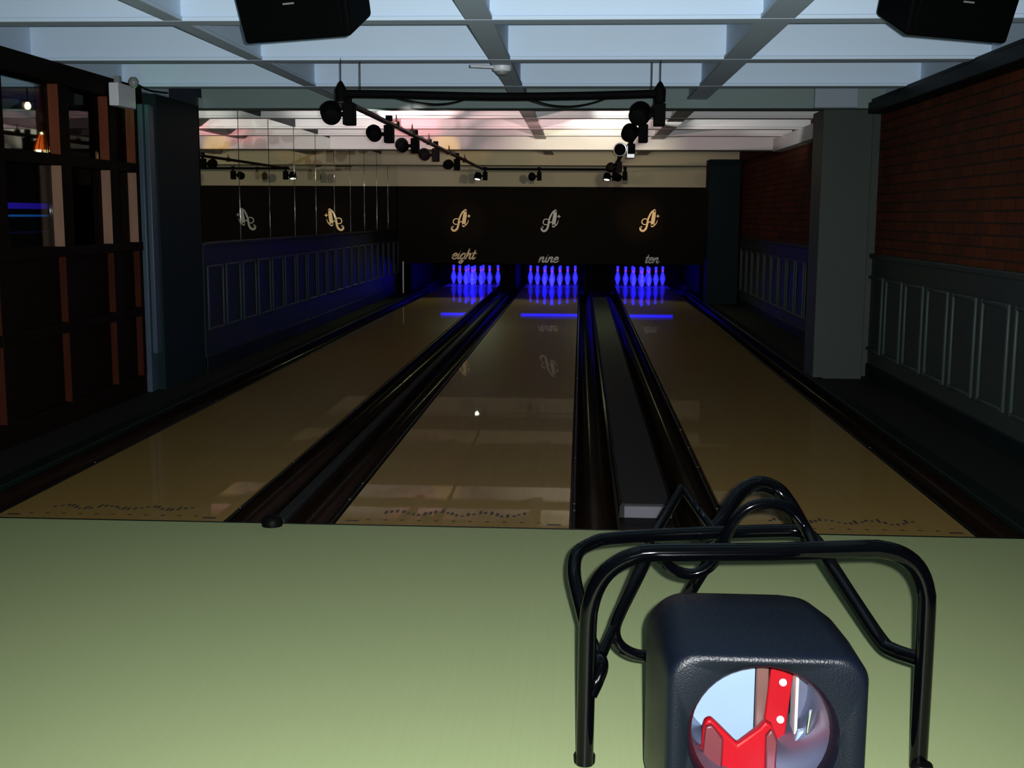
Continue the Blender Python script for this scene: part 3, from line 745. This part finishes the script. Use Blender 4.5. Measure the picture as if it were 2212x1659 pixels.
for p, s in zip(FLB, LBT):
    tag(MB().lathe([(0.001, -0.012), (0.009, -0.006), (0.009, 0.006), (0.001, 0.012)], 10, p).build('fairy_light', 'warm'),
        'tiny fairy light under the white lounge soffit, '+s, 'fairy light', 'fairy lights in the lounge')
point('lounge_glow', (-5.0, 8.2, 2.0), (1.0, 0.5, 0.25), 1.2, 0.1)

# ------------------------------------------------------------------ ball return hood
t = empty('ball_return', (0.96, -2.55, 0), 'dark grey ball return hood with a round opening and red lift inside', 'ball return')
def rrect(x0, x1, z0, z1, r, n, y, rb=None):
    """rounded rectangle outline in XZ, n points per corner, starting at the right-bottom going counter-clockwise"""
    out = []
    for (cx_, cz_, a0, rr) in ((x1-r, z0+r, -90, r), (x1-r, z1-r, 0, r), (x0+r, z1-r, 90, r), (x0+r, z0+r, 180, r)):
        for k in range(n):
            a = R(a0+90*k/(n-1))
            out.append(Vector((cx_+rr*math.cos(a), y, cz_+rr*math.sin(a))))
    return out
NP = 12
def circ(cx_, cz_, r, y):
    out = []
    for a0 in (-90, 0, 90, 180):
        for k in range(NP):
            a = R(a0+90*k/(NP-1)*0.999)
            out.append(Vector((cx_+r*math.cos(a), y, cz_+r*math.sin(a))))
    return out
ox, oz = -0.003, 0.302
rs = [circ(ox, oz, 0.142, 0.13), circ(ox, oz, 0.146, -0.165), circ(ox, oz, 0.151, -0.185), circ(ox, oz, 0.159, -0.198),
      rrect(-0.190, 0.198, 0.02, 0.470, 0.06, NP, -0.205), rrect(-0.200, 0.207, 0.012, 0.480, 0.06, NP, -0.200), rrect(-0.206, 0.212, 0.006, 0.487, 0.062, NP, -0.186),
      rrect(-0.216, 0.212, 0.003, 0.494, 0.072, NP, -0.05), rrect(-0.222, 0.206, 0.001, 0.498, 0.080, NP, 0.06), rrect(-0.228, 0.190, 0.0, 0.497, 0.088, NP, 0.15), rrect(-0.222, 0.168, 0.004, 0.488, 0.088, NP, 0.188), rrect(-0.20, 0.135, 0.02, 0.465, 0.08, NP, 0.205)]
hm = MB().rings(rs, cap=False)
n0 = len(rs[0])
hm.f.append(tuple(range((len(rs)-1)*n0, len(rs)*n0)))
hm.build('hood', 'hood', t, ang=50)
MB().rings([circ(ox, oz, 0.1455, -0.16), circ(ox, oz, 0.1415, 0.128)], cap=False).build('opening_liner', 'steel', t, ang=60)
# what the flash shows inside the opening
MB().box(-0.15, 0.022, 0.095, 0.10, 0.155, 0.45).build('inner_panel', 'pale', t)
MB().box(0.023, 0.052, 0.078, 0.09, 0.155, 0.45).build('brown_strip', 'brown', t, 0.003)
xs = Matrix.Translation((0.075, 0.07, 0.3)) @ Matrix.Rotation(R(5), 4, 'Y')
rsb = MB().box(-0.026, 0.026, -0.006, 0.006, -0.148, 0.148).build('red_strip', 'red', t, 0.003, 2, xs)
for bx, bz in ((0.012, 0.115), (0.005, 0.02), (0.010, -0.07)):
    MB().lathe([(0.009, 0), (0.008, 0.004), (0.004, 0.007), (0.0005, 0.0075)], 14, (bx, -0.006, bz), (0, -1, 0)).build('bolt', 'white', rsb, 0, 2, xs)
MB().box(0.105, 0.112, 0.03, 0.09, 0.155, 0.44).build('metal_edge', 'rigsilver', t, 0.002, 2)
MB().box(0.113, 0.15, 0.07, 0.078, 0.17, 0.42).build('metal_panel', 'steel', t)
pd = [(-0.118, 0.10), (0.045, 0.10), (0.052, 0.24), (0.040, 0.268), (0.024, 0.278), (0.012, 0.262), (-0.035, 0.222), (-0.075, 0.262), (-0.094, 0.280), (-0.106, 0.276), (-0.112, 0.255)]
MB().prism([(x, z) for x, z in pd], -0.06, -0.035).build('lift_paddle', 'red', t, 0.006, 3)
MB().prism([(-0.117, 0.15), (-0.070, 0.15), (-0.068, 0.240), (-0.094, 0.272), (-0.108, 0.268)], -0.075, -0.061).build('paddle_rib', 'darkred', t, 0.004)
MB().prism([(0.026, 0.12), (0.047, 0.12), (0.050, 0.24), (0.036, 0.266), (0.024, 0.25)], -0.075, -0.061).build('paddle_rib', 'darkred', t, 0.004)
MB().prism([(0.085, 0.13), (0.128, 0.13), (0.130, 0.235), (0.108, 0.228)], 0.0, 0.02).build('guide_plate', 'pale', t, 0.004)
gr = MB().tube([(0.128, -0.02, 0.15), (0.131, -0.02, 0.2), (0.125, -0.02, 0.235), (0.131, -0.02, 0.29)], 0.004, 8, 4).build('guide_rod', 'chrome', t)
MB().lathe([(0.011, 0), (0.010, 0.006), (0.004, 0.010), (0.0005, 0.011)], 12, (0.122, -0.024, 0.208), (0, -1, 0)).build('bolt', 'white', gr)
MB().tube([(-0.128, -0.10, 0.16), (-0.141, -0.10, 0.2), (-0.147, -0.10, 0.25)], 0.008, 10, 5).build('chrome_ring', 'chrome', t)

# ------------------------------------------------------------------ tubular ball ramp round the hood
t = empty('ball_ramp', (1.01, -2.25, 0), 'black tubular steel ball ramp frame with looped rails behind the hood', 'ball ramp')
OX, OY = 1.01, -2.25
def rel(pts): return [(x-OX, y-OY, z) for x, y, z in pts]
def arc_corner(a, c, b, n=7):
    a, c, b = Vector(a), Vector(c), Vector(b)
    return [tuple(a*(1-s)**2+c*2*s*(1-s)+b*s*s) for s in [i/n for i in range(n+1)]]
A = [(0.590, -2.27, 0.0), (0.592, -2.26, 0.20)]+arc_corner((0.594, -2.25, 0.36), (0.600, -2.25, 0.545), (0.765, -2.25, 0.553))+[(1.05, -2.25, 0.562)]+arc_corner((1.27, -2.25, 0.574), (1.425, -2.25, 0.583), (1.428, -2.25, 0.43))+[(1.432, -2.24, 0.22), (1.435, -2.23, 0.0)]
MB().tube(rel(A), 0.0225, 16, 2).build('front_hoop', 'tube', t)
RB = [(0.602, -2.26, 0.182), (0.619, -2.25, 0.218), (0.629, -2.22, 0.25), (0.603, -2.12, 0.27), (0.577, -2.02, 0.331), (0.557, -1.93, 0.393), (0.566, -1.88, 0.439), (0.608, -1.84, 0.459), (0.661, -1.82, 0.467), (0.794, -1.8, 0.474), (0.978, -1.8, 0.486), (1.148, -1.8, 0.495), (1.205, -1.81, 0.494), (1.239, -1.84, 0.473), (1.263, -1.92, 0.433), (1.318, -2.05, 0.347), (1.353, -2.14, 0.297), (1.372, -2.18, 0.289), (1.419, -2.24, 0.29)]
RS = [(0.763, -2.17, 0.546), (0.78, -2.16, 0.513), (0.813, -2.15, 0.48), (0.863, -2.15, 0.469), (0.907, -2.15, 0.492), (0.935, -2.15, 0.538), (0.949, -2.15, 0.581), (0.968, -2.15, 0.618), (1.002, -2.15, 0.648), (1.046, -2.15, 0.66), (1.09, -2.15, 0.652), (1.122, -2.15, 0.627), (1.145, -2.16, 0.594), (1.157, -2.2, 0.564)]
RS2 = [(0.905, -1.75, 0.45), (0.948, -1.72, 0.457), (0.99, -1.7, 0.494), (1.018, -1.68, 0.539), (1.053, -1.66, 0.577), (1.101, -1.65, 0.596), (1.154, -1.65, 0.579), (1.188, -1.67, 0.54), (1.212, -1.72, 0.497), (1.223, -1.79, 0.475)]
RE2 = [(0.884, -1.55, 0.559), (0.831, -1.64, 0.494), (0.778, -1.75, 0.438), (0.718, -1.92, 0.367), (0.669, -2.1, 0.316), (0.631, -2.2, 0.264)]
RE3 = [(0.884, -1.55, 0.559), (0.93, -1.62, 0.501), (0.961, -1.78, 0.48)]
RG = [(0.762, -2.0, 0.478), (0.717, -2.06, 0.406), (0.68, -2.1, 0.342), (0.666, -2.12, 0.306), (0.672, -2.13, 0.276), (0.696, -2.13, 0.251), (0.736, -2.13, 0.238), (0.815, -2.13, 0.236), (0.995, -2.13, 0.241)]
RF = [(0.944, -2.1, 0.543), (0.913, -2.05, 0.471), (0.871, -2.0, 0.371), (0.819, -1.9, 0.215)]
MB().tube(rel(RB), 0.019, 14, 5).build('rear_hoop', 'tube', t)
MB().tube(rel(RS), 0.0145, 14, 6).build('looped_rail', 'tube', t)
MB().tube(rel(RS2), 0.024, 14, 6).build('looped_rail', 'tube', t)
MB().tube(rel(RE2), 0.0135, 12, 5).build('brace', 'tube', t)
MB().tube(rel(RE3), 0.0125, 12, 5).build('brace', 'tube', t)
MB().tube(rel(RG), 0.0155, 14, 6).build('lower_rail', 'tube', t)
MB().tube(rel(RF), 0.017, 14, 6).build('lower_rail', 'tube', t)
for fx in (0.590, 1.435):
    MB().lathe([(0.027, 0.0005), (0.028, 0.02), (0.0245, 0.026)], 14, (fx-OX, -2.25-OY-0.01, 0)).build('rubber_foot', 'rubber', t)
